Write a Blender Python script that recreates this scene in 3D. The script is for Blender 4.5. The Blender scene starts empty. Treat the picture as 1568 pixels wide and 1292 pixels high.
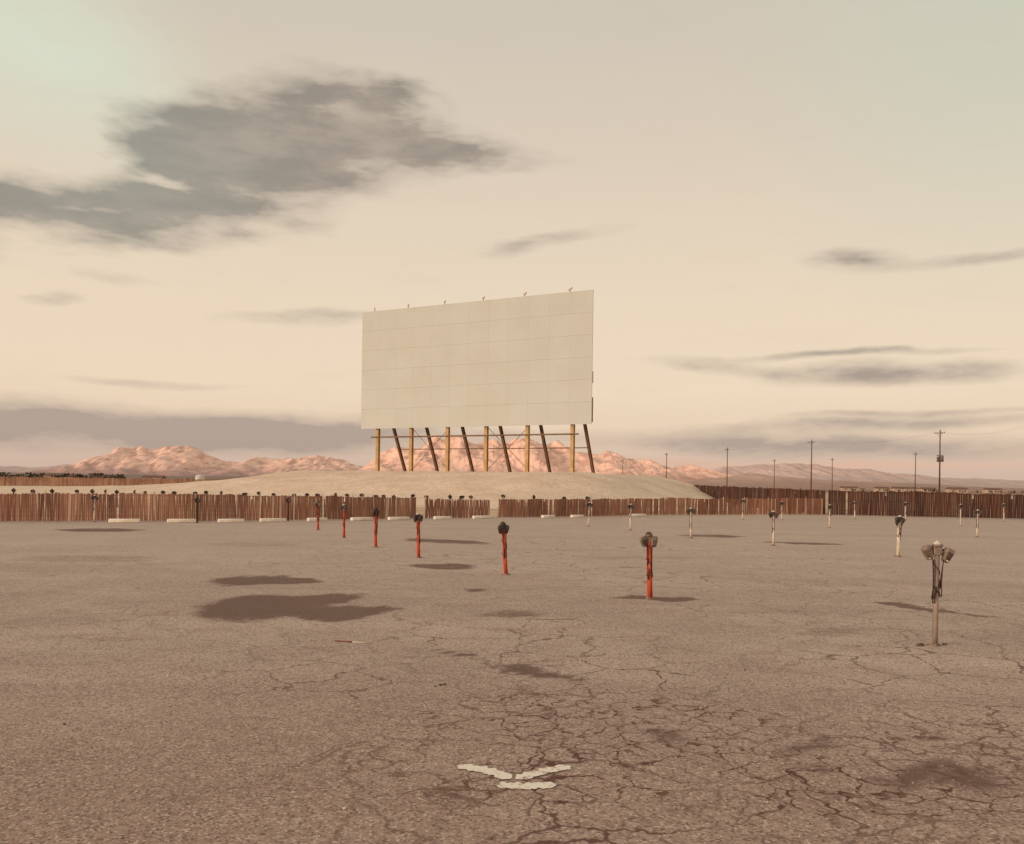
import bpy, bmesh, math, random
from mathutils import Vector, Matrix, noise
random.seed(7)
sc=bpy.context.scene
col=sc.collection

def lin(r,g,b):
    f=lambda c:(c/255/12.92) if c/255<=0.04045 else ((c/255+0.055)/1.055)**2.4
    return (f(r),f(g),f(b),1.0)
def smooth(t):
    t=max(0,min(1,t)); return t*t*(3-2*t)
def interp(x,tab):
    if x<=tab[0][0]: return tab[0][1]
    for (a,b),(c,d) in zip(tab,tab[1:]):
        if x<=c: return b+(d-b)*(x-a)/(c-a)
    return tab[-1][1]

# ------------------------------------------------------------ node helpers
class NT:
    def __init__(s,tree): s.t=tree; s.n=tree.nodes; s.l=tree.links
    def new(s,ty,**k):
        n=s.n.new(ty)
        for a,b in k.items(): setattr(n,a,b)
        return n
    def link(s,a,b): s.l.new(a,b)
    def setin(s,n,key,v):
        if isinstance(v,bpy.types.NodeSocket): s.l.new(v,n.inputs[key])
        else: n.inputs[key].default_value=v
    def math(s,op,a,b=0.0,clamp=False):
        n=s.new('ShaderNodeMath',operation=op,use_clamp=clamp); s.setin(n,0,a); s.setin(n,1,b); return n.outputs[0]
    def vmath(s,op,a,b=(0,0,0)):
        n=s.new('ShaderNodeVectorMath',operation=op); s.setin(n,0,a); s.setin(n,1,b)
        return n.outputs['Value'] if op in('LENGTH','DOT_PRODUCT') else n.outputs[0]
    def noise(s,v,scale,detail=3,rough=.5,dist=0,out=0):
        n=s.new('ShaderNodeTexNoise'); s.setin(n,'Vector',v); n.inputs['Scale'].default_value=scale
        n.inputs['Detail'].default_value=detail; n.inputs['Roughness'].default_value=rough; n.inputs['Distortion'].default_value=dist
        return n.outputs[out]
    def mapr(s,v,a,b,c=0.0,d=1.0,smoothi=True):
        n=s.new('ShaderNodeMapRange',interpolation_type='SMOOTHSTEP' if smoothi else 'LINEAR')
        for k,x in zip((0,1,2,3,4),(v,a,b,c,d)): s.setin(n,k,x)
        return n.outputs[0]
    def mix(s,f,a,b,bt='MIX'):
        n=s.new('ShaderNodeMix',data_type='RGBA',blend_type=bt); s.setin(n,0,f); s.setin(n,6,a); s.setin(n,7,b); return n.outputs[2]
    def ellipse(s,v,cx,cy,rx,ry,ang=0,inner=0.2,amp=1.0):
        m=s.new('ShaderNodeMapping',vector_type='TEXTURE'); s.setin(m,'Vector',v)
        m.inputs['Location'].default_value=(cx,cy,0); m.inputs['Rotation'].default_value=(0,0,ang); m.inputs['Scale'].default_value=(rx,ry,1e6)
        return s.mapr(s.vmath('LENGTH',m.outputs[0]),inner,1.0,amp,0.0)
def mat(name,rough=.9):
    m=bpy.data.materials.new(name); m.use_nodes=True
    b=m.node_tree.nodes['Principled BSDF']; b.inputs['Roughness'].default_value=rough
    try: b.inputs['Specular IOR Level'].default_value=0.2
    except: pass
    return m,NT(m.node_tree),b
def varmat(name,c1,c2,scale=5,rough=.85,c3=None,island=0,bump=0,metal=0,stretch=(1,1,1),c3t=.95):
    m,t,b=mat(name,rough)
    g=t.new('ShaderNodeTexCoord').outputs['Object']
    mp=t.new('ShaderNodeMapping'); t.link(g,mp.inputs[0]); mp.inputs['Scale'].default_value=stretch
    n=t.noise(mp.outputs[0],scale,3,.6)
    c=t.mix(t.mapr(n,.35,.65),c1,c2)
    if c3:
        ri=t.new('ShaderNodeNewGeometry').outputs['Random Per Island']
        c=t.mix(t.mapr(ri,c3t,c3t+.02),c,c3)
    if island:
        ri=t.new('ShaderNodeNewGeometry').outputs['Random Per Island']
        v=t.math('MULTIPLY_ADD',ri,island)
        v.node.inputs[2].default_value=1-island/2
        hs=t.new('ShaderNodeHueSaturation'); t.link(c,hs.inputs['Color']); t.link(v,hs.inputs['Value']); c=hs.outputs[0]
    t.link(c,b.inputs['Base Color']); b.inputs['Metallic'].default_value=metal
    if bump:
        bp=t.new('ShaderNodeBump'); bp.inputs['Strength'].default_value=bump; bp.inputs['Distance'].default_value=.02
        t.link(n,bp.inputs['Height']); t.link(bp.outputs[0],b.inputs['Normal'])
    return m

# ------------------------------------------------------------ mesh helpers
def obj(name,me,parent=None,loc=(0,0,0),rot=(0,0,0),scale=(1,1,1)):
    o=bpy.data.objects.new(name,me); col.objects.link(o); o.location=loc; o.rotation_euler=rot; o.scale=scale
    if parent: o.parent=parent
    return o
def mesh_from(bm,name,mats,smooth_=False):
    me=bpy.data.meshes.new(name); bm.to_mesh(me); bm.free()
    for m in mats: me.materials.append(m)
    return me
def cyl(bm,p0,p1,r0,r1=None,seg=8,mi=0,caps=True):
    p0=Vector(p0);p1=Vector(p1); r1=r0 if r1 is None else r1
    d=(p1-p0).normalized(); a=d.orthogonal().normalized(); b=d.cross(a)
    A=[];B=[]
    for i in range(seg):
        t=2*math.pi*i/seg; o=a*math.cos(t)+b*math.sin(t)
        A.append(bm.verts.new(p0+o*r0)); B.append(bm.verts.new(p1+o*r1))
    for i in range(seg):
        f=bm.faces.new((A[i],A[(i+1)%seg],B[(i+1)%seg],B[i])); f.material_index=mi; f.smooth=True
    if caps:
        f=bm.faces.new(A[::-1]); f.material_index=mi; f=bm.faces.new(B); f.material_index=mi
def tube(bm,pts,r,mi=0,seg=6):
    for a,b in zip(pts,pts[1:]): cyl(bm,a,b,r,r,seg,mi)
def box(bm,c,s,M=None,mi=0,bev=0,taper=1.0,seg=2):
    vs=[]
    for x in(-1,1):
        for y in(-1,1):
            for z in(-1,1):
                k=taper if z<0 else 1
                vs.append(bm.verts.new(Vector((x*s[0]/2*k,y*s[1]/2*k,z*s[2]/2))))
    idx=[(0,1,3,2),(4,6,7,5),(0,4,5,1),(2,3,7,6),(0,2,6,4),(1,5,7,3)]
    fs=[bm.faces.new([vs[i] for i in q]) for q in idx]
    for f in fs: f.material_index=mi
    T=Matrix.Translation(Vector(c))@(M.to_4x4() if M else Matrix.Identity(4))
    for v in vs: v.co=T@v.co
    if bev:
        es=list({e for f in fs for e in f.edges})
        r=bmesh.ops.bevel(bm,geom=es,offset=bev,segments=seg,profile=.6,affect='EDGES')
        for f in r['faces']: f.material_index=mi; f.smooth=True

# ------------------------------------------------------------ world / sky
SUN_EL=math.radians(11); SUN_ROT=math.atan2(-0.82,-0.57)
w=bpy.data.worlds.new("World"); sc.world=w; w.use_nodes=True
try: w.cycles.sampling_method='NONE'
except Exception as ex: pass
t=NT(w.node_tree); bg=t.n['Background']; bg.inputs['Strength'].default_value=0.1
gen=t.new('ShaderNodeTexCoord').outputs['Generated']
sp=t.new('ShaderNodeSeparateXYZ'); t.link(gen,sp.inputs[0])
az=t.math('ARCTAN2',sp.outputs[0],sp.outputs[1]); el=t.math('ARCSINE',sp.outputs[2])
cb=t.new('ShaderNodeCombineXYZ'); t.link(az,cb.inputs[0]); t.link(el,cb.inputs[1]); uv=cb.outputs[0]
mp=t.new('ShaderNodeMapping'); t.link(uv,mp.inputs[0]); mp.inputs['Scale'].default_value=(5,15,1); mp.inputs['Rotation'].default_value=(0,0,math.radians(-5)); mp.inputs['Location'].default_value=(3.1,1.7,0)
n1=t.noise(mp.outputs[0],1.0,4,.60,0,out=1)
n1c=t.vmath('SUBTRACT',n1,(.5,.5,.5)); n1s=t.vmath('MULTIPLY',n1c,(.16,.095,0))
uvw=t.vmath('ADD',uv,n1s)
uvw2=t.vmath('ADD',uv,t.vmath('MULTIPLY',n1c,(.18,.024,0)))
def AE(X,Z):
    a=math.atan(X); return a,math.atan(Z*math.cos(a))
def blob(X,Z,rx,rz,amp,tilt=0,v=None,inner=.1):
    a,e=AE(X,Z)
    return t.ellipse(v or uvw,a,e,rx*math.cos(a),rz,math.radians(tilt),inner,amp)
def total(l):
    s=l[0]
    for x in l[1:]: s=t.math('ADD',s,x)
    return s
big=[(-.215,.392,.25,.068,1.1,0),(-.345,.350,.24,.078,1.2,6),(-.48,.292,.26,.050,1.4,8),(-.09,.380,.20,.032,.8,-6),(-.16,.432,.14,.036,.65,-14),(-.40,.400,.12,.045,.6,0)]
dens=total([blob(*b,inner=0) for b in big])
hole=total([blob(-.405,.338,.06,.011,.85,-5),blob(-.53,.395,.09,.05,.8,0),blob(-.475,.300,.09,.010,.7,8)])
dens=t.math('SUBTRACT',dens,hole)
fine=[(.40,.258,.09,.020,.75,0),(.52,.262,.13,.010,.6,2),(.03,.274,.14,.015,.42,8),(-.235,.186,.13,.012,.5,5),(.24,.135,.14,.014,.65,-5),(.43,.130,.22,.019,.85,0),(.36,.150,.2,.006,.6,0),
 (-.50,.060,.44,.036,1.4,-1),(-.22,.054,.30,.030,1.1,0),(.20,.052,.34,.018,.6,0),(.40,.074,.32,.011,.75,1),(.47,.088,.2,.005,.6,1),(-.52,.205,.04,.012,.6,0),(-.40,.108,.14,.007,.4,0),(-.46,.228,.06,.012,.18,0),(.42,.050,.38,.020,.7,0)]
dens2=total([blob(*b,v=uvw2,inner=0) for b in fine])
mp2=t.new('ShaderNodeMapping'); t.link(uv,mp2.inputs[0]); mp2.inputs['Scale'].default_value=(9,30,1); mp2.inputs['Rotation'].default_value=(0,0,math.radians(-4))
n2=t.noise(mp2.outputs[0],1.0,4,.62,0)
mod=t.mapr(n2,.3,.7,.55,1.3)
densT=t.math('MULTIPLY',t.math('ADD',t.math('MAXIMUM',dens,0.0),dens2),mod,True)
cov=t.mapr(densT,.04,.9,0,.9,False)
cr=t.new('ShaderNodeValToRGB'); t.link(t.math('DIVIDE',el,0.8,True),cr.inputs[0])
stops=[(0,(206,178,163)),(.03,(214,186,168)),(.075,(234,209,182)),(.13,(240,218,190)),(.24,(237,217,191)),(.36,(230,212,189)),(.46,(221,206,186)),(.56,(214,202,184)),(.63,(210,200,184)),(1.0,(198,194,183))]
e=cr.color_ramp.elements
e[0].position=0; e[0].color=lin(*stops[0][1]); e[1].position=1; e[1].color=lin(*stops[-1][1])
for p,c in stops[1:-1]:
    x=e.new(p); x.color=lin(*c)
c=cr.outputs[0]
c=t.mix(t.ellipse(uv,.52,.42,.34,.30,0,.0,.45),c,lin(198,211,190))
c=t.mix(t.ellipse(uvw,-.50,.41,.20,.15,0,.0,.7),c,lin(220,230,208))
c=t.mix(t.mapr(n2,.5,.8,0,.12),c,lin(205,184,162))
cc=t.mix(t.mapr(n2,.35,.65),lin(176,161,146),lin(146,136,125))
cc=t.mix(t.ellipse(uv,-.44,.32,.26,.15,0,0,.65),cc,lin(143,148,138))
ccl=t.mix(t.mapr(el,.05,.2),lin(174,156,145),cc)
c=t.mix(cov,c,ccl)
pk=total([blob(.23,.028,.26,.010,.6,0,uvw2),blob(.45,.030,.2,.008,.5,0,uvw2)])
c=t.mix(pk,c,lin(226,182,158))
sky=t.new('ShaderNodeTexSky',sky_type='NISHITA'); sky.sun_disc=False; sky.sun_elevation=SUN_EL; sky.sun_rotation=SUN_ROT
ten=t.new('ShaderNodeVectorMath',operation='SCALE'); t.link(c,ten.inputs[0]); ten.inputs['Scale'].default_value=10.0
t.link(t.mix(0.04,ten.outputs[0],sky.outputs[0]),bg.inputs['Color'])

S=Vector((math.sin(SUN_ROT)*math.cos(SUN_EL),math.cos(SUN_ROT)*math.cos(SUN_EL),math.sin(SUN_EL)))
ld=bpy.data.lights.new('sun','SUN'); ld.energy=2.4; ld.angle=math.radians(13); ld.color=(1,.74,.56)
lo=obj('sun',ld); lo.rotation_euler=(-S).to_track_quat('-Z','Y').to_euler()

# ------------------------------------------------------------ camera
cam=bpy.data.cameras.new('camera'); co=obj('camera',cam); sc.camera=co
co.location=(0,0,1.7); co.rotation_euler=(math.radians(90),math.radians(-0.8),0)
cam.sensor_width=36; cam.lens=31.22; cam.shift_y=0.0612; cam.clip_end=30000; cam.clip_start=.05

# ------------------------------------------------------------ ground
def gz(x,y):
    r=math.hypot(x,y); f=smooth((120-r)/90)
    if f<=0: return 0
    return f*.05*(noise.noise(Vector((x*.16,y*.12,3)))) + f*.012*noise.noise(Vector((x*.8,y*.8,9)))
def axis(lo,hi,a,b,step,gr=1.1):
    v=[];x=a
    while x<=b: v.append(x); x+=step
    s=step; x=b
    while x<hi: s*=gr; x+=s; v.append(min(x,hi))
    s=step; x=a; L=[]
    while x>lo: s*=gr; x-=s; L.append(max(x,lo))
    return L[::-1]+v
xs=axis(-14000,14000,-16,16,.125); ys=axis(-3000,16000,3,33,.125)
me=bpy.data.meshes.new('ground'); nx=len(xs)
me.from_pydata([(x,y,gz(x,y)) for y in ys for x in xs],[],[(j*nx+i,j*nx+i+1,(j+1)*nx+i+1,(j+1)*nx+i) for j in range(len(ys)-1) for i in range(nx-1)])
me.polygons.foreach_set('use_smooth',[True]*len(me.polygons))
# wear map: R oil and water stains plus dark streaks, G crazed asphalt, B long cracks
ST=[(-3.35,12.2,.85,1.15,.15,1),(-2.35,11.7,.65,.65,0,1),(-2.75,13.1,.6,.5,.2,.85),(-1.75,12.0,.3,.28,.2,.7),(-4.45,15.2,.65,.7,0,1),(-3.75,15.1,.5,.4,0,.85),(-1.4,18.3,.62,.6,0,.8),(-2,26.4,.8,1.7,.9,.75),(-.7,14.3,.26,.22,0,.7),(7.1,31.4,1.0,.9,0,.7),(9.05,27.5,1.3,.6,-.3,.75),
    (6.06,12.8,.95,.2,-1.1,.9),(2.22,13.5,.6,.20,0,.95),(-13.6,29.3,1.3,1.0,0,.8),(4.1,10.7,.8,.3,.2,.35),(0,11.6,.5,.2,.3,.45),(.36,8.1,.45,.09,-.7,.85),(-.55,8.8,.35,.11,-.6,.8),(2.6,5.2,.5,.18,0,.6),(1.9,5.7,.3,.12,.4,.6),(1.0,6.2,.35,.12,-.3,.5),(-5.6,8,.8,.3,.2,.25),(5.5,16,1.4,.5,0,.25),(3,21,1.5,.7,.2,.25),(-9,19,1.6,.9,0,.3),(-7,24,1.4,1,0,.25)]
AL=[(1.3,5.2,2.2,.9,-.1,1),(.7,6.5,1.4,1.0,.1,.95),(3.4,6.0,1.3,.9,.1,.75),(.1,8.3,.7,1.0,.3,.5),(3.2,4.4,1.4,.6,0,.8)]
LC=[(0,8.8,2.8,2.8,0,1),(6,12,4,4,0,.7),(1,22,7,9,0,.7),(-6,6,2,2.4,0,.6),(-7,14,4,7,.3,.35),(5,8,2.5,2.5,0,.9),(1.5,5,3,2,0,1)]
def field(x,y,L,soft):
    v=0
    for cx,cy,rx,ry,an,am in L:
        dx,dy=x-cx,y-cy
        if abs(dx)>max(rx,ry)*1.6 or abs(dy)>max(rx,ry)*1.6: continue
        ca,sa=math.cos(an),math.sin(an); u=(dx*ca+dy*sa)/rx; w_=(-dx*sa+dy*ca)/ry
        v=max(v,am*smooth((1.0+soft-math.hypot(u,w_))/(2*soft)))
    return v
cols=[]
for y in ys:
    for x in xs:
        if -17<x<17 and 2.5<y<36:
            q=noise.noise_vector(Vector((x*1.1,y*1.1,5))); q2=noise.noise_vector(Vector((x*3.7,y*3.7,8)))
            wx=x+.32*q.x+.18*q2.x; wy=y+.36*q.y+.26*q2.y
            qs=.65 if y<20 else 1
            cols+= [field(x+qs*(wx-x),wy,ST,.32),field(wx,wy,AL,.5),field(wx,wy,LC,.4),1]
        else: cols+=[0,0,.3 if abs(x)<80 and y<60 else 0,1]
at=me.color_attributes.new('wear','FLOAT_COLOR','POINT'); at.data.foreach_set('color',cols)
m,t,b=mat('asphalt_and_sand',.95)
pos=t.new('ShaderNodeNewGeometry').outputs['Position']
wa=t.new('ShaderNodeVertexColor',layer_name='wear'); ws=t.new('ShaderNodeSeparateColor'); t.link(wa.outputs[0],ws.inputs[0])
psep=t.new('ShaderNodeSeparateXYZ'); t.link(pos,psep.inputs[0])
nA=t.noise(pos,.35,3,.6); nBc=t.new('ShaderNodeTexNoise'); t.link(pos,nBc.inputs['Vector']); nBc.inputs['Scale'].default_value=1.5; nBc.inputs['Detail'].default_value=4; nBc.inputs['Roughness'].default_value=.65
nB=nBc.outputs[0]; nBcol=t.vmath('SUBTRACT',nBc.outputs[1],(.5,.5,.5)); nC=t.noise(pos,55,1,.7); nD=t.noise(pos,12,2,.6)
mps=t.new('ShaderNodeMapping'); t.link(pos,mps.inputs[0]); mps.inputs['Scale'].default_value=(.12,.55,1); mps.inputs['Rotation'].default_value=(0,0,.35)
nS=t.noise(mps.outputs[0],1,3,.6)
c=t.mix(t.mapr(nA,.3,.7),lin(184,162,147),lin(208,186,170))
c=t.mix(t.mapr(nS,.42,.68,0,.55),c,lin(164,141,128))
c=t.mix(t.mapr(nB,.45,.72,0,.5),c,lin(164,139,125))
c=t.mix(t.mapr(psep.outputs[1],4.0,9.5,.6,0),c,lin(164,132,117))  # lens vignette painted into the albedo, darker toward the camera
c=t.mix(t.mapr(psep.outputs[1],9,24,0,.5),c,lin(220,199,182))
vor=t.new('ShaderNodeTexVoronoi'); t.link(pos,vor.inputs['Vector']); vor.inputs['Scale'].default_value=70
vs=t.new('ShaderNodeSeparateColor'); t.link(vor.outputs['Color'],vs.inputs[0])
c=t.mix(t.mapr(vs.outputs[0],.82,.86,0,.5),c,lin(232,212,192))
c=t.mix(t.mapr(vs.outputs[1],.78,.84,0,.6),c,lin(92,72,64))
c=t.mix(t.mapr(nC,.35,.7,.35,0),c,lin(108,84,74))
c=t.mix(t.mapr(nD,.5,.75,0,.25),c,lin(216,194,176))
wv=t.vmath('ADD',pos,t.vmath('MULTIPLY',nBcol,(.7,.7,0)))
def crack(scale,w0,mask,colr,c):
    v=t.new('ShaderNodeTexVoronoi',feature='DISTANCE_TO_EDGE'); t.link(wv,v.inputs['Vector']); v.inputs['Scale'].default_value=scale
    line=t.mapr(v.outputs[0],w0*.15,w0,1,0)
    return t.mix(t.math('MULTIPLY',line,mask,True),c,colr)
jn=t.math('MULTIPLY',t.mapr(nD,.35,.60,.45,1.15),t.mapr(nB,.36,.54,.30,1.0))
c=crack(4.3,.068,t.math('MULTIPLY',ws.outputs[1],jn),lin(98,66,55),c)
c=crack(1.2,.021,t.math('MULTIPLY',ws.outputs[2],t.mapr(nA,.4,.6,.35,1)),lin(106,78,66),c)
sR=t.math('MULTIPLY',ws.outputs[0],t.math('ADD',t.mapr(nD,.3,.7,.4,.9),t.mapr(nB,.3,.7,.25,.7)))
c=t.mix(t.mapr(sR,.08,.85,0,.88),c,lin(108,83,71))
fl=t.math('SUBTRACT',psep.outputs[1],t.math('MULTIPLY',psep.outputs[0],.52))
sandf=t.mapr(t.math('ADD',fl,t.math('MULTIPLY',nB,2.0)),47,50)
sandc=t.mix(t.mapr(nA,.35,.65),lin(206,180,150),lin(184,156,130))
sandc=t.mix(t.mapr(psep.outputs[1],160,600),sandc,lin(146,114,94))
c=t.mix(sandf,c,sandc)
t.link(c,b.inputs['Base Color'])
bp=t.new('ShaderNodeBump'); bp.inputs['Strength'].default_value=.4; bp.inputs['Distance'].default_value=.012; t.link(nC,bp.inputs['Height']); t.link(bp.outputs[0],b.inputs['Normal'])
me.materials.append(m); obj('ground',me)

# loose gravel
bm=bmesh.new()
for i in range(2600):
    y=3.6+ (random.random()**1.6)*16; x=random.uniform(-.62,.62)*y
    r=random.uniform(.002,.006)*(1+(random.random()<.03)*1.5)
    z=gz(x,y)
    M=Matrix.Translation((x,y,z+r*.4))@Matrix.Rotation(random.random()*6,4,'Z')@Matrix.Diagonal((r*random.uniform(.8,1.5),r,r*.7,1))
    bmesh.ops.create_icosphere(bm,subdivisions=1,radius=1,matrix=M)
gm=varmat('gravel_stone',lin(190,166,148),lin(110,90,78),3,island=.8)
obj('gravel',mesh_from(bm,'gravel',[gm]))

# painted arrow, worn
m,t,b=mat('worn_road_paint',.8)
pos=t.new('ShaderNodeNewGeometry').outputs['Position']
nn=t.noise(pos,14,4,.75); n5=t.noise(pos,90,2,.6)
cov_=t.mapr(t.math('ADD',nn,t.math('MULTIPLY',n5,.5)),.60,.72)
t.link(t.mix(cov_,lin(164,136,122),lin(236,225,208)),b.inputs['Base Color'])
bm=bmesh.new()
def stroke(pts,wd):
    P=[Vector(p) for p in pts]; n=60
    L=[]
    for i in range(n+1):
        f=i/n*(len(P)-1); k=min(int(f),len(P)-2); p=P[k].lerp(P[k+1],f-k)
        d=(P[-1]-P[0]).normalized(); nr=Vector((-d.y,d.x))
        w1=wd*(.5+.24*noise.noise(Vector((i*.2,wd*50,1)))+.05*noise.noise(Vector((i*.9,wd*50,3))))
        w2=wd*(.5+.24*noise.noise(Vector((i*.2,wd*90+4,5)))+.05*noise.noise(Vector((i*.9,wd*50+9,7))))
        k=min(1,i/6+.2,(n-i)/6+.2); a=p+nr*w1*k; c_=p-nr*w2*k
        L.append((bm.verts.new((a.x,a.y,gz(a.x,a.y)+.006)),bm.verts.new((c_.x,c_.y,gz(c_.x,c_.y)+.006))))
    for (a,b_),(c_,d_) in zip(L,L[1:]): bm.faces.new((a,b_,d_,c_))
stroke([(-.30,5.29),(-.12,5.20),(.02,5.06)],.10)
stroke([(.045,5.05),(.20,5.18),(.37,5.28)],.09)
stroke([(-.07,4.95),(.1,4.93),(.27,4.955)],.10)
obj('painted_arrow',mesh_from(bm,'painted_arrow',[m]))

# ------------------------------------------------------------ sand mound
SL=Vector((-18.3,107,0)); SD=Vector((26.5,-14.3,0)).normalized(); SN=Vector((SD.y,-SD.x,0))
if SN.y>0: SN=-SN
SLEN=30.1
Atab=[(-110,0),(-85,.25),(-60,.5),(-40,.7),(-27,1.0),(-15,1.6),(-8,2.2),(-3,2.8),(-1,2.98),(2,3),(31,3),(33.5,2.85),(36,2.3),(39,1.3),(42,.65),(46,.2),(52,0)]
def mound_h(s,tt):
    a=interp(s,Atab)
    B=smooth((34+tt)/27) if tt<-7 else (1 if tt<12 else smooth((34-tt)/22))
    h=a*B
    if h>0: h+= .16*min(h,1)*noise.noise(Vector((s*.25,tt*.25,0)))+.09*min(h,1)*noise.noise(Vector((s*1.1,tt*1.1,4)))
    return h-.04
vs_=[];fs_=[]
ss=[-112+i*1.0 for i in range(0,168)]; tts=[-35+i*.8 for i in range(0,88)]
for tt in tts:
    for s in ss:
        p=SL+SD*s-SN*tt; vs_.append((p.x,p.y,mound_h(s,tt)))
n_=len(ss)
for j in range(len(tts)-1):
    for i in range(n_-1): fs_.append((j*n_+i,j*n_+i+1,(j+1)*n_+i+1,(j+1)*n_+i))
me=bpy.data.meshes.new('sand_mound'); me.from_pydata(vs_,[],fs_)
for p in me.polygons: p.use_smooth=True
m,t,b=mat('mound_sand',.95)
pos=t.new('ShaderNodeNewGeometry').outputs['Position']
c=t.mix(t.mapr(t.noise(pos,.3,4,.6),.35,.65),lin(228,204,180),lin(216,190,165))
c=t.mix(t.mapr(t.noise(pos,2,3,.7),.5,.75,0,.55),c,lin(174,146,124))
t.link(c,b.inputs['Base Color'])
bp=t.new('ShaderNodeBump'); bp.inputs['Strength'].default_value=.6; bp.inputs['Distance'].default_value=.2; t.link(t.noise(pos,1.5,3,.7),bp.inputs['Height']); t.link(bp.outputs[0],b.inputs['Normal'])
me.materials.append(m); obj('sand_mound',me)

# ------------------------------------------------------------ drive-in screen
E=bpy.data.objects.new('drive_in_screen',None); col.objects.link(E)
def P(s,d,z):
    p=SL+SD*s-SN*d; return Vector((p.x,p.y,z))
Rm=Matrix((SD,-SN,Vector((0,0,1)))).transposed()
ZB,ZT=8.15,22.2
pm=varmat('screen_panel_paint',lin(191,194,188),lin(188,190,183),.25,.8,island=.022)
back=varmat('screen_frame_steel',lin(120,100,78),lin(96,78,60),.8)
bm=bmesh.new(); nc,nr=12,6
for i in range(nc):
    for j in range(nr):
        pw=SLEN/nc; ph=(ZT-ZB)/nr
        box(bm,P((i+.5)*pw,.03+random.uniform(0,.002),ZB+(j+.5)*ph),(pw-.006,.06,ph-.010),Rm)
obj('panels',mesh_from(bm,'panels',[pm]),E)
bm=bmesh.new()
seam=varmat('screen_seam',lin(190,188,178),lin(184,182,172),1)
box(bm,P(SLEN/2,.10,(ZB+ZT)/2),(SLEN-.04,.08,ZT-ZB-.04),Rm)
obj('panel_backing',mesh_from(bm,'backing',[seam]),E)
bm=bmesh.new()
for j in range(9): box(bm,P(SLEN/2,.26,ZB+.25+j*(ZT-ZB-.5)/8),(SLEN-.3,.2,.2),Rm)
obj('girts',mesh_from(bm,'girts',[back]),E)
colS=[2.1,6.95,12.0,17.1,22.3,27.7]
ochre=varmat('ochre_steel_paint',lin(196,164,114),lin(172,140,94),1.2,.7)
brown=varmat('brown_steel_paint',lin(124,94,70),lin(104,78,58),1.2,.7)
for k,s in enumerate(colS):
    bm=bmesh.new()
    for off,sz in((.46,(.38,.05,0)),(.80,(.38,.05,0)),(.63,(.07,.29,0))):
        box(bm,P(s,off,(2.6+21.6)/2),(sz[0],sz[1],19.0),Rm)
    box(bm,P(s,.63,3.05),(.8,.8,.12),Rm)
    obj('column_%d'%(k+1),mesh_from(bm,'column',[ochre]),E)
    bm=bmesh.new()
    a=P(s,6.6,2.6); c_=P(s,1.0,14.2); d=(c_-a); L=d.length; z=d.normalized(); x=SD; y=z.cross(x)
    M=Matrix((x,y,z)).transposed()
    mid=(a+c_)/2
    for off,sx,sy in((.15,.28,.04),(-.15,.28,.04),(0,.06,.25)):
        box(bm,mid+y*off,(sx,sy,L),M)
    obj('rear_brace_%d'%(k+1),mesh_from(bm,'brace',[brown]),E)
    bm=bmesh.new()
    cyl(bm,P(s-.35,.1,ZT+.05),P(s+.35,-.75,ZT+.22),.04,seg=6); cyl(bm,P(s-.55,.3,ZT+.30),P(s+.35,-.75,ZT+.24),.035,seg=6); cyl(bm,P(s-.35,.1,ZT-.02),P(s-.35,.1,ZT+.28),.035,seg=6)
    obj('top_bracket_%d'%(k+1),mesh_from(bm,'bracket',[ochre]),E)
bm=bmesh.new()
box(bm,P((colS[0]+colS[-1])/2,.36,7.15),(colS[-1]-colS[0]+1.6,.14,.16),Rm)
for a_,b_ in zip(colS,colS[1:]):
    if (a_>6 and a_<8) or (a_>16 and a_<18):
        cyl(bm,P(a_,.9,3.3),P(b_,.9,8.1),.03,seg=5); cyl(bm,P(b_,.94,3.3),P(a_,.94,8.1),.03,seg=5)
cyl(bm,P(colS[0],5.0,5.9),P(colS[-1],5.0,5.9),.05,seg=6)
obj('cross_beam',mesh_from(bm,'beam',[brown]),E)
bm=bmesh.new()
box(bm,P(SLEN+.03,.2,ZB+1.5),(.03,.2,2.6),Rm); box(bm,P(SLEN+.03,.18,ZB+4.9),(.03,.12,1.2),Rm)
obj('edge_strip',mesh_from(bm,'edge',[varmat('edge_strip_brown',lin(130,76,52),lin(100,66,48),2)]),E)  # dark brown strips low on the screen's right edge

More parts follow.
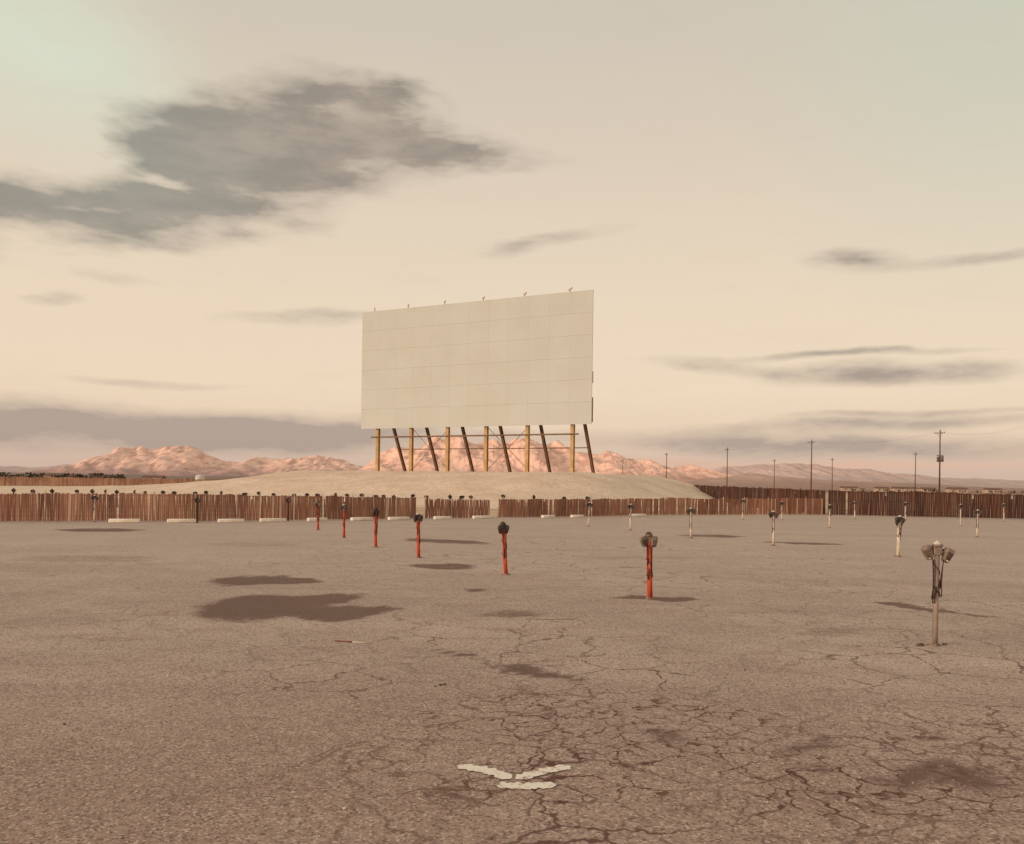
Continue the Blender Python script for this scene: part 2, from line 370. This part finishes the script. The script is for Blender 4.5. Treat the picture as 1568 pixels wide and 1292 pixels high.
# ------------------------------------------------------------ fences
def fence(name,pts,mats,slat=.07,gap=.076,post=1.5,jit=.04,miss=.015,lean=.02,postr=.022,postover=.08):
    bm=bmesh.new()
    for (x0,y0,h0),(x1,y1,h1) in zip(pts,pts[1:]):
        a=Vector((x0,y0,0)); b_=Vector((x1,y1,0)); L=(b_-a).length; d=(b_-a)/L; nrm=Vector((-d.y,d.x,0))
        n=int(L/gap)
        for i in range(n):
            if random.random()<miss: continue
            p=a+d*(i+.5)*L/n; h=h0+(h1-h0)*i/n; z0=gz(p.x,p.y)
            h*=1+.05*noise.noise(Vector((p.x*.8,p.y*.8,2)))
            hh=h*(1-random.random()*jit) if random.random()>.03 else h*random.uniform(.75,.95)
            rt=Matrix((d,nrm,Vector((0,0,1)))).transposed()@Matrix.Rotation(random.gauss(0,lean),3,'Y')@Matrix.Rotation(random.gauss(0,.12),3,'Z')
            box(bm,(p.x,p.y,z0+hh/2+.02),(slat*random.uniform(.9,1.05),.012,hh-.02),rt,mi=0)
        k=0
        while k<L:
            p=a+d*k; h=h0+(h1-h0)*k/L; z0=gz(p.x,p.y); tx=random.gauss(0,.03)
            q=p+nrm*(-.06 if nrm.y>0 else .06)
            cyl(bm,(q.x,q.y,z0-.05),(q.x+tx,q.y,z0+h+postover*random.uniform(.2,1.5)),postr,seg=6,mi=1)
            k+=post*random.uniform(.6,1.3)
        for zf in(.2,.55,.93):
            f=nrm*(.05 if nrm.y>0 else -.05)
            cyl(bm,(a.x+f.x,a.y+f.y,h0*zf+gz(a.x,a.y)),(b_.x+f.x,b_.y+f.y,h1*zf+gz(b_.x,b_.y)),.014,seg=5,mi=1)
    return obj(name,mesh_from(bm,name,mats))
red=varmat('redwood_slat',lin(164,118,96),lin(136,94,76),.8,.9,c3=lin(186,158,134),island=.32,stretch=(1,1,.4),c3t=.955)
dark=varmat('dark_slat',lin(86,57,46),lin(68,46,38),.6,.9,c3=lin(108,78,63),island=.35,stretch=(1,1,.4))
pale=varmat('weathered_post',lin(206,188,164),lin(160,138,118),2,.8)
fence('slat_fence',[(-27,32.3,1.1),(-21.1,34.1,1.1),(-18.4,35,1.12),(-13.1,36.8,1.15),(-9.5,38.7,1.1),(-4.6,42.7,1.02)],[red,pale])
fence('slat_fence',[(-4.2,43.0,1.0),(-1.1,44.9,.96)],[red,pale],miss=.05,lean=.05,jit=.12)
fence('slat_fence',[(-.7,45.2,.96),(6.2,50.6,1.0),(14.8,56.2,1.04),(20.5,58.6,1.1)],[red,pale],miss=.03)
fence('dark_board_fence',[(20.7,124,2.2),(20.8,90,1.85),(20.9,59.2,1.63)],[dark,dark],slat=.14,gap=.15,post=2.5,jit=.02,miss=0,lean=.01)
fence('dark_board_fence',[(21.0,58.9,1.65),(25.9,57.2,1.64),(29.7,56.4,1.58),(44,53.5,1.55)],[dark,varmat('dark_fence_post',lin(134,104,86),lin(100,76,62),2)],slat=.104,gap=.108,post=3.5,jit=.05,miss=.003,lean=.01,postr=.02,postover=.02)
farm=varmat('far_fence_board',lin(152,116,92),lin(132,98,78),.5,.9,island=.3)
fence('board_fence',[(-110,150,1.9),(-60,152,1.9),(-24,155,2.0)],[farm,farm],slat=.3,gap=.32,post=4,jit=.04,miss=0,lean=.01)

# ------------------------------------------------------------ speaker posts
spk=varmat('speaker_cast_metal',lin(150,132,118),lin(104,88,78),9,.55,metal=.2)
spkd=varmat('speaker_dark_metal',lin(88,76,70),lin(62,54,50),9,.55)
cap=varmat('junction_cap',lin(210,202,188),lin(174,164,150),9,.6)
cord=varmat('rubber_cord',lin(84,60,50),lin(60,46,42),9,.7)
redp=varmat('red_post_paint',lin(204,90,58),lin(172,62,40),7,.7,stretch=(1,1,.35))
whitep=varmat('white_post_paint',lin(220,206,186),lin(182,164,144),8,.75,stretch=(1,1,.35))
greyp=varmat('galvanised_post',lin(160,142,128),lin(128,110,98),8,.6,stretch=(1,1,.35))
darkp=varmat('dark_post_paint',lin(78,62,58),lin(58,48,46),8,.7)
dirt=varmat('post_base_dirt',lin(150,124,108),lin(112,88,76),14,.95)
def speaker(bm,side,tilt,z,yaw=0,sc_=1,off=.088):
    M=Matrix.Rotation(yaw,3,'Z')@Matrix.Rotation(side*tilt,3,'Y')
    c=Vector((side*off,-.01,z))
    def q(v): return c+M@Vector(v)
    box(bm,c,(.12*sc_,.09*sc_,.15*sc_),M,1,bev=.032,taper=.66,seg=3)
    box(bm,q((0,0,.075)),(.09,.07,.03),M,1,bev=.012)
    for k in range(5):
        box(bm,q((0,-.042,.035-k*.018)),(.075-.006*k,.012,.006),M,4)
    cyl(bm,q((0,-.035,-.055)),q((0,-.052,-.055)),.010,.008,8,2)
    tube(bm,[(side*.03,0,z+.03),(side*.06,0,z+.07),q((0,0,.085))],.007,1)
def post_mesh(name,pm,h=1.05,r=.032,sides=(1,-1),tilts=(.3,.3),cords=2,seed=0,spm=None,capm=None,off=.088,loose=1.0):
    rd=random.Random(seed); bm=bmesh.new()
    zt=h-.16
    cyl(bm,(0,0,-.1),(0,0,zt),r,r*.94,12,0)
    box(bm,(0,0,zt+.03),(.09,.075,.10),None,1,bev=.014)
    cyl(bm,(0,0,zt+.08),(0,0,zt+.10),.062,.058,14,1)
    cyl(bm,(0,0,zt+.10),(0,0,zt+.125),.048,.04,14,2); cyl(bm,(0,0,zt+.125),(0,0,zt+.14),.028,.012,12,2)
    for s,tl in zip(sides,tilts): speaker(bm,s,tl,zt+.0+rd.uniform(-.03,.01),rd.uniform(-.5,.5),1,off)
    for i in range(cords):
        s=(1,-1)[i%2]; lo_=rd.uniform(.30,.52); w_=rd.uniform(.03,.055)*loose; pts=[]
        for k in range(17):
            f=k/16; a=f*math.pi*1.9
            x=s*(.012+w_*(.5-.5*math.cos(a))*(1-.35*f)+.045*max(0,1-f*3)*loose); z=zt-.06-lo_*math.sin(min(f*math.pi*.8,2.4)) 
            pts.append((x,-.037-.01*math.sin(a+i),z))
        tube(bm,pts,.006,3,5)
    if cords:
        pts=[((r+.005)*math.cos(a*.9+seed),(r+.005)*math.sin(a*.9+seed),zt-.02-a*.035) for a in range(16)]
        tube(bm,pts,.005,3,5)
    n=14; ring=[]
    for k in range(n):
        a=2*math.pi*k/n; rr=.10*rd.uniform(.7,1.4); ring.append(bm.verts.new((rr*math.cos(a),rr*math.sin(a),-.02)))
    ring2=[bm.verts.new((.035*math.cos(2*math.pi*k/n),.035*math.sin(2*math.pi*k/n),.028+rd.uniform(-.008,.012))) for k in range(n)]
    for k in range(n):
        f=bm.faces.new((ring[k],ring[(k+1)%n],ring2[(k+1)%n],ring2[k])); f.material_index=5; f.smooth=True
    return mesh_from(bm,name,[pm,spm or spk,capm or cap,cord,spkd,dirt])
mGrey=post_mesh('speaker_post_grey',greyp,1.17,.029,cords=4,seed=1,tilts=(.45,.3),off=.098)
mRed=[post_mesh('speaker_post_red',redp,1.03,.040,cords=5,seed=3,spm=spk,capm=spkd,tilts=(.1,.2),off=.075,loose=.7),
      post_mesh('speaker_post_red',redp,1.03,.040,cords=4,seed=4,spm=spkd,capm=spkd,tilts=(.2,.0),off=.058,loose=.6),
      post_mesh('speaker_post_red',redp,1.03,.040,cords=3,seed=5,spm=spkd,capm=cap,tilts=(.1,.05),off=.055,loose=.5)]
mWhite=[post_mesh('speaker_post_white',whitep,1.05,.034,cords=2,seed=i+13,spm=spkd,off=.065+.012*i,loose=.6) for i in range(3)]
mDark=post_mesh('speaker_post_dark',darkp,1.05,.036,cords=1,seed=31,spm=spkd,capm=spkd,off=.06,loose=.5)
def place(me_,x,y,s=1,lx=0,ly=0,rz=0):
    obj('speaker_post',me_,None,(x,y,gz(x,y)),(lx,ly,rz),(1,1,s))
place(mGrey,4.67,9.76,1,0,.012,-.15)
place(mRed[0],2.10,13.36,1,0,-.035,.1)
place(mRed[1],-.09,16.74,1.0,0,-.085,.5)
place(mRed[2],-2.11,20.28,1.02,0,-.03,.3)
place(mRed[1],-3.57,23.4,1.05,0,-.02,.9)
place(mRed[2],-5.14,27.3,1.03,0,-.02,-.4)
place(mRed[0],-6.88,31.6,1.03,0,-.01,.4)
for i,(x,y,s) in enumerate([(9.72,22.3,1.02),(7.72,26.15,1.0),(6.06,29.95,1.0),(4.58,34.25,1.0),(3.21,37.05,1.0),(17.3,33,1),(13.98,39.05,1),(21.9,43.3,1.05),(22,49.6,1),(19.6,50.7,1),(14.6,48,1),(12.25,47.1,1.1),(28,50.5,1)]):
    place(mWhite[i%3],x,y,s,random.gauss(0,.015),random.gauss(0,.02),random.uniform(-.6,.6))
place(mWhite[0],9.72+.07,22.5,.95,0,.04,.4)
place(mDark,-12.5,35.3,1.02,0,.01,.2)
place(mDark,-9.56,38.0,1.0)
place(mWhite[1],-16.4,34.9,1.05,0,.02)
pxs=[20,50,80,118,142,161,180,206,222,250,268,300,316,338,375,396,420,450,470,487,515,531,555,575,588,604,632,653,690,708,722,770,818,865,900]
for i,px in enumerate(pxs):
    u=(px-784)/1360*1.0
    D=random.uniform(50,54) if px<560 else random.uniform(49.5,52)
    if px>760: D+=4
    place((mWhite[i%3] if random.random()<.8 else mDark),u*D,D,random.uniform(1.0,1.1),random.gauss(0,.02),random.gauss(0,.03),random.uniform(-1,1))
bm=bmesh.new()
rk=varmat('dark_rock',lin(110,88,78),lin(76,60,54),20)
for (x,y,r) in [(4.50,9.72,.03),(4.46,9.70,.022),(4.80,9.8,.022),(-.58,7.5,.014),(-.55,7.53,.011),(-.62,7.46,.009),(-3.1,6.2,.009),(2.2,8.3,.010)]:
    M=Matrix.Translation((x,y,gz(x,y)+r*.3))@Matrix.Rotation(random.random()*6,4,'Z')@Matrix.Diagonal((r*1.7,r,r*.7,1))
    rr=bmesh.ops.create_icosphere(bm,subdivisions=2,radius=1,matrix=M)
    for v in rr['verts']: v.co+=Vector((noise.noise(v.co*60),noise.noise(v.co*60+Vector((5,0,0))),noise.noise(v.co*60+Vector((0,5,0)))))*r*.5
obj('rocks',mesh_from(bm,'rocks',[rk]))
bm=bmesh.new()
z=gz(-1.69,9.54)+.009
cyl(bm,(-1.89,9.60,z),(-1.69,9.54,z),.007,seg=7,mi=0); cyl(bm,(-1.69,9.54,z),(-1.50,9.49,z),.007,seg=7,mi=1)
obj('wooden_stick',mesh_from(bm,'stick',[varmat('stick_red',lin(140,76,60),lin(110,62,50),20),varmat('stick_white',lin(206,192,176),lin(180,164,148),20)]))

# wheel stops
conc=varmat('painted_concrete',lin(244,234,218),lin(218,204,186),3,.85,bump=.3)
fl_=[(-27,32.3),(-21.1,34.1),(-13.1,36.8),(-9.5,38.7),(-4.4,42.8),(6.2,50.6),(14.8,56.2)]
for x,L in [(-15.2,1.15),(-13.2,1.1),(-11.5,1.05),(-10.0,1.1),(-8.4,.9),(-6.7,1.1),(-5.2,1.1),(-3.3,.9),(-1.4,1.2),(1.9,.8),(3.5,.8),(7.1,1.1)]:
    y=interp(x,fl_)-1.2
    y2=interp(x+.5,fl_)-1.2
    bm=bmesh.new(); box(bm,(0,0,.075),(L,.2,.15),None,0,bev=.035)
    obj('concrete_wheel_stop',mesh_from(bm,'wheel_stop',[conc]),None,(x,y,gz(x,y)),(0,0,math.atan2(y2-y,.5)+random.gauss(0,.03)))

# ------------------------------------------------------------ mountains
def mountains(name,D,near,far,tab,m,seed,nxx=620,nyy=60,cut=.42,fx=1.0):
    x0,x1=tab[0][0],tab[-1][0]; V=[];Fc=[]
    for j in range(nyy):
        tt=j/(nyy-1); y=D-near+(near+far)*tt
        for i in range(nxx):
            x=x0+(x1-x0)*i/(nxx-1); env=interp(x,tab)
            k=near/(near+far)
            prof=(tt/k)**.9 if tt<k else smooth((1-tt)/(1-k))
            wx=x+130*noise.noise(Vector((x/700,y/700,seed)))+.25*(y-D)
            g=0;amp=1;fr=1/(480*fx);tot=0
            for o in range(6):
                g+=amp*(1-2*abs(noise.noise(Vector((wx*fr,y*fr*.45,seed+o*7))))); tot+=amp; amp*=.55; fr*=2.05
            g/=tot
            z=env*1.10*prof*(1-cut*(1-g)*1.7*(1.15-.6*prof)) + env*.10*(1-abs(tt-k)*2)*noise.noise(Vector((x/300,seed,1)))
            V.append((x,y,z-6))
    for j in range(nyy-1):
        for i in range(nxx-1): Fc.append((j*nxx+i,j*nxx+i+1,(j+1)*nxx+i+1,(j+1)*nxx+i))
    me=bpy.data.meshes.new(name); me.from_pydata(V,[],Fc); me.materials.append(m)
    for p in me.polygons: p.use_smooth=True
    obj(name,me)
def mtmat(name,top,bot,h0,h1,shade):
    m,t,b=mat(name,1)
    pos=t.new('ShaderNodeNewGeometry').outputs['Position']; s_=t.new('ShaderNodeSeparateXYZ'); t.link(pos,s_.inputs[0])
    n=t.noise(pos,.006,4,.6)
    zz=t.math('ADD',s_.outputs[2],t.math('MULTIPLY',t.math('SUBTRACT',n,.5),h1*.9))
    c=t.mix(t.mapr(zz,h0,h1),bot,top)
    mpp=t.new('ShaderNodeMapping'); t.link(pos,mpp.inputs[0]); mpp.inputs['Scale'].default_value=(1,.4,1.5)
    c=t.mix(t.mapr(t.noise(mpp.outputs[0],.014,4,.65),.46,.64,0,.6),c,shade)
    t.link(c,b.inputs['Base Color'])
    return m
def px2(D,l): return [((px-784)/1360*D,max(0,(742+.014*(px-784)-y))/1360*D) for px,y in l]
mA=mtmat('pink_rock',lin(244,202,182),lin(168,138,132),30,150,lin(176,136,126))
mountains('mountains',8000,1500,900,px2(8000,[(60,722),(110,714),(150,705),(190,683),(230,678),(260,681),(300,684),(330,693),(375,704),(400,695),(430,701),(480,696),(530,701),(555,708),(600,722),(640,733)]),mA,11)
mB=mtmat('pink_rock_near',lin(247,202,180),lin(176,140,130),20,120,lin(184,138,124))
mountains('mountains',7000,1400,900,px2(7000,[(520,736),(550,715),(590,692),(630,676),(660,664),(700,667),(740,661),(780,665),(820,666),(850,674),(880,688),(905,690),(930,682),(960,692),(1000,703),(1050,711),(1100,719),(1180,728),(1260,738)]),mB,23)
mC=mtmat('hazy_rock',lin(206,180,170),lin(188,168,162),60,200,lin(186,162,156))  # aerial haze put into the rock colour as a paler tone
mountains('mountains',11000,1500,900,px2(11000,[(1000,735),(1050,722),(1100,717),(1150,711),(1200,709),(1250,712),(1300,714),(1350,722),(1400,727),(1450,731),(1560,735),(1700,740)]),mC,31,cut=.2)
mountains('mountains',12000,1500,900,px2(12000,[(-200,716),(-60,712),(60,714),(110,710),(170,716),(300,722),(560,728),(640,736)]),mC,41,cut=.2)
mD=mtmat('scrub_hill',lin(192,160,144),lin(164,136,122),10,60,lin(156,130,118))  # scrub colour lightened to carry distance haze
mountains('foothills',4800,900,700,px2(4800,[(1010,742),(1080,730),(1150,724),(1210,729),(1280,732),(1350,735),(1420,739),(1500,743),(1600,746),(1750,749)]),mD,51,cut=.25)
mountains('foothills',4600,900,700,px2(4600,[(-250,722),(-60,720),(67,721),(180,724),(300,727),(420,728),(560,731),(700,738)]),mtmat('scrub_plain',lin(158,134,122),lin(138,118,106),10,50,lin(124,108,98)),61,cut=.25)

# distant trees, houses, tank
tm=varmat('tree_foliage',lin(84,76,60),lin(60,54,46),.3,.95,island=.6)
bm=bmesh.new()
for i in range(150):
    px=random.choice([random.uniform(60,190),random.uniform(60,190),random.uniform(190,520),random.uniform(1280,1620),random.uniform(-60,60)])
    D=random.uniform(520,900); x=(px-784)/1360*D; hh=random.uniform(2.5,5.5)*(1 if px<200 else .55)
    cyl(bm,(x,D,0),(x,D,hh*.5),.25,.15,5)
    for k in range(14):
        M=Matrix.Translation((x+random.gauss(0,hh*.3),D+random.gauss(0,hh*.3),hh*random.uniform(.35,1.0)))@Matrix.Rotation(random.random()*6,4,'Z')@Matrix.Diagonal((hh*random.uniform(.08,.2),hh*.15,hh*random.uniform(.06,.14),1))
        bmesh.ops.create_icosphere(bm,subdivisions=1,radius=1,matrix=M)
obj('distant_trees',mesh_from(bm,'distant_trees',[tm]))
hw=varmat('house_wall',lin(190,172,152),lin(164,144,126),.5); hr=varmat('house_roof',lin(130,98,84),lin(106,82,72),.5); hg=varmat('window_glass',lin(60,60,62),lin(50,50,54),.5,.3)
for px,D,wd in [(86,560,12),(100,640,9),(150,600,10),(235,620,14),(1300,900,16),(1350,840,12),(1385,800,22),(1420,880,14),(1465,760,16),(1520,800,14)]:
    bm=bmesh.new(); h=3.0
    box(bm,(0,0,h/2),(wd,8,h),None,0)
    A=[bm.verts.new(v) for v in((-wd/2-.4,-4.4,h),(wd/2+.4,-4.4,h),(wd/2+.4,4.4,h),(-wd/2-.4,4.4,h),(-wd/2-.4,0,h+1.7),(wd/2+.4,0,h+1.7))]
    for q in((0,1,5,4),(2,3,4,5),(0,4,3),(1,2,5)):
        f=bm.faces.new([A[i] for i in q]); f.material_index=1
    for k in(-.3,.05,.33): box(bm,(wd*k,-4.02,1.6),(1.2,.06,1.1),None,2)
    box(bm,(wd*.2,-4.02,1.05),(.9,.08,2.05),None,1)
    obj('distant_house',mesh_from(bm,'distant_house',[hw,hr,hg]),None,((px-784)/1360*D,D,0))
bm=bmesh.new(); cyl(bm,(0,0,0),(0,0,4.2),3,3,24); bmesh.ops.create_uvsphere(bm,u_segments=24,v_segments=12,radius=3.02,matrix=Matrix.Translation((0,0,4.2))@Matrix.Diagonal((1,1,.45,1)))
cyl(bm,(0,0,5.4),(0,0,5.9),.3,.2,8)
obj('water_tank',mesh_from(bm,'water_tank',[varmat('tank_paint',lin(214,208,196),lin(196,188,176),.5)]),None,((306-784)/1360*600,600,0))

# ------------------------------------------------------------ utility poles and lines
wood=varmat('pole_wood',lin(110,90,80),lin(90,74,66),.8); ins=varmat('insulator',lin(130,118,110),lin(106,96,90),2)
wire=varmat('wire',lin(120,104,96),lin(106,94,88),1)
tops={}
for key,px,top,hgt,tr in [('a',1440,658,11,1),('b',1243,673,11,0),('c',1114,685,11,0),('d',1021,693,11,0),('e',1402,692,11,0),('f',1275,701,11,0),('g',1186,703,11,0),('h',954,703,10,0),('i',1600,640,11,0)]:
    hor=742+.014*(px-784); D=(hgt-1.7)*1360/(hor-top); x=(px-784-.014*(hor-top))/1360*D
    bm=bmesh.new(); cyl(bm,(0,0,-.5),(0,0,hgt),.14,.08,8)
    aw=1.7 if key in 'ab' else 1.2
    box(bm,(0,-.16,hgt-.5),(aw,.09,.09),None,0)
    for q in(-.45,-.2,.2,.45): cyl(bm,(q*aw,-.16,hgt-.45),(q*aw,-.16,hgt-.30),.035,.025,6,1)
    tube(bm,[(-.3*aw,-.16,hgt-.55),(0,-.1,hgt-1.0)],.02); tube(bm,[(.3*aw,-.16,hgt-.55),(0,-.1,hgt-1.0)],.02)
    if tr:
        cyl(bm,(.34,0,hgt-4.9),(.34,0,hgt-4.0),.24,.24,12,1); cyl(bm,(-.3,0,hgt-4.9),(-.3,0,hgt-4.1),.18,.18,12,1); box(bm,(0,0,hgt-3.9),(1.0,.1,.1))
    obj('utility_pole',mesh_from(bm,'utility_pole',[wood,ins]),None,(x,D,0),(0,random.uniform(-.008,.008),-.95))
    tops[key]=(x,D,hgt)
def wires(a,b_,sag=1.0):
    bm=bmesh.new(); A=Vector(tops[a]);B=Vector(tops[b_])
    for off,dz in((-.7,-.28),(.7,-.28),(0,-2.6)):
        pts=[]
        for k in range(17):
            f=k/16; p=A.lerp(B,f); pts.append((p.x+off*.58,p.y-off*.81,p.z+dz-sag*4*f*(1-f)))
        tube(bm,pts,.006,0,4)
    obj('power_line',mesh_from(bm,'power_line',[wire]))
for a,b_ in(('i','a'),('a','b'),('b','c'),('c','d')): wires(a,b_)

sc.view_settings.view_transform='Standard'; sc.view_settings.look='None'; sc.view_settings.exposure=0
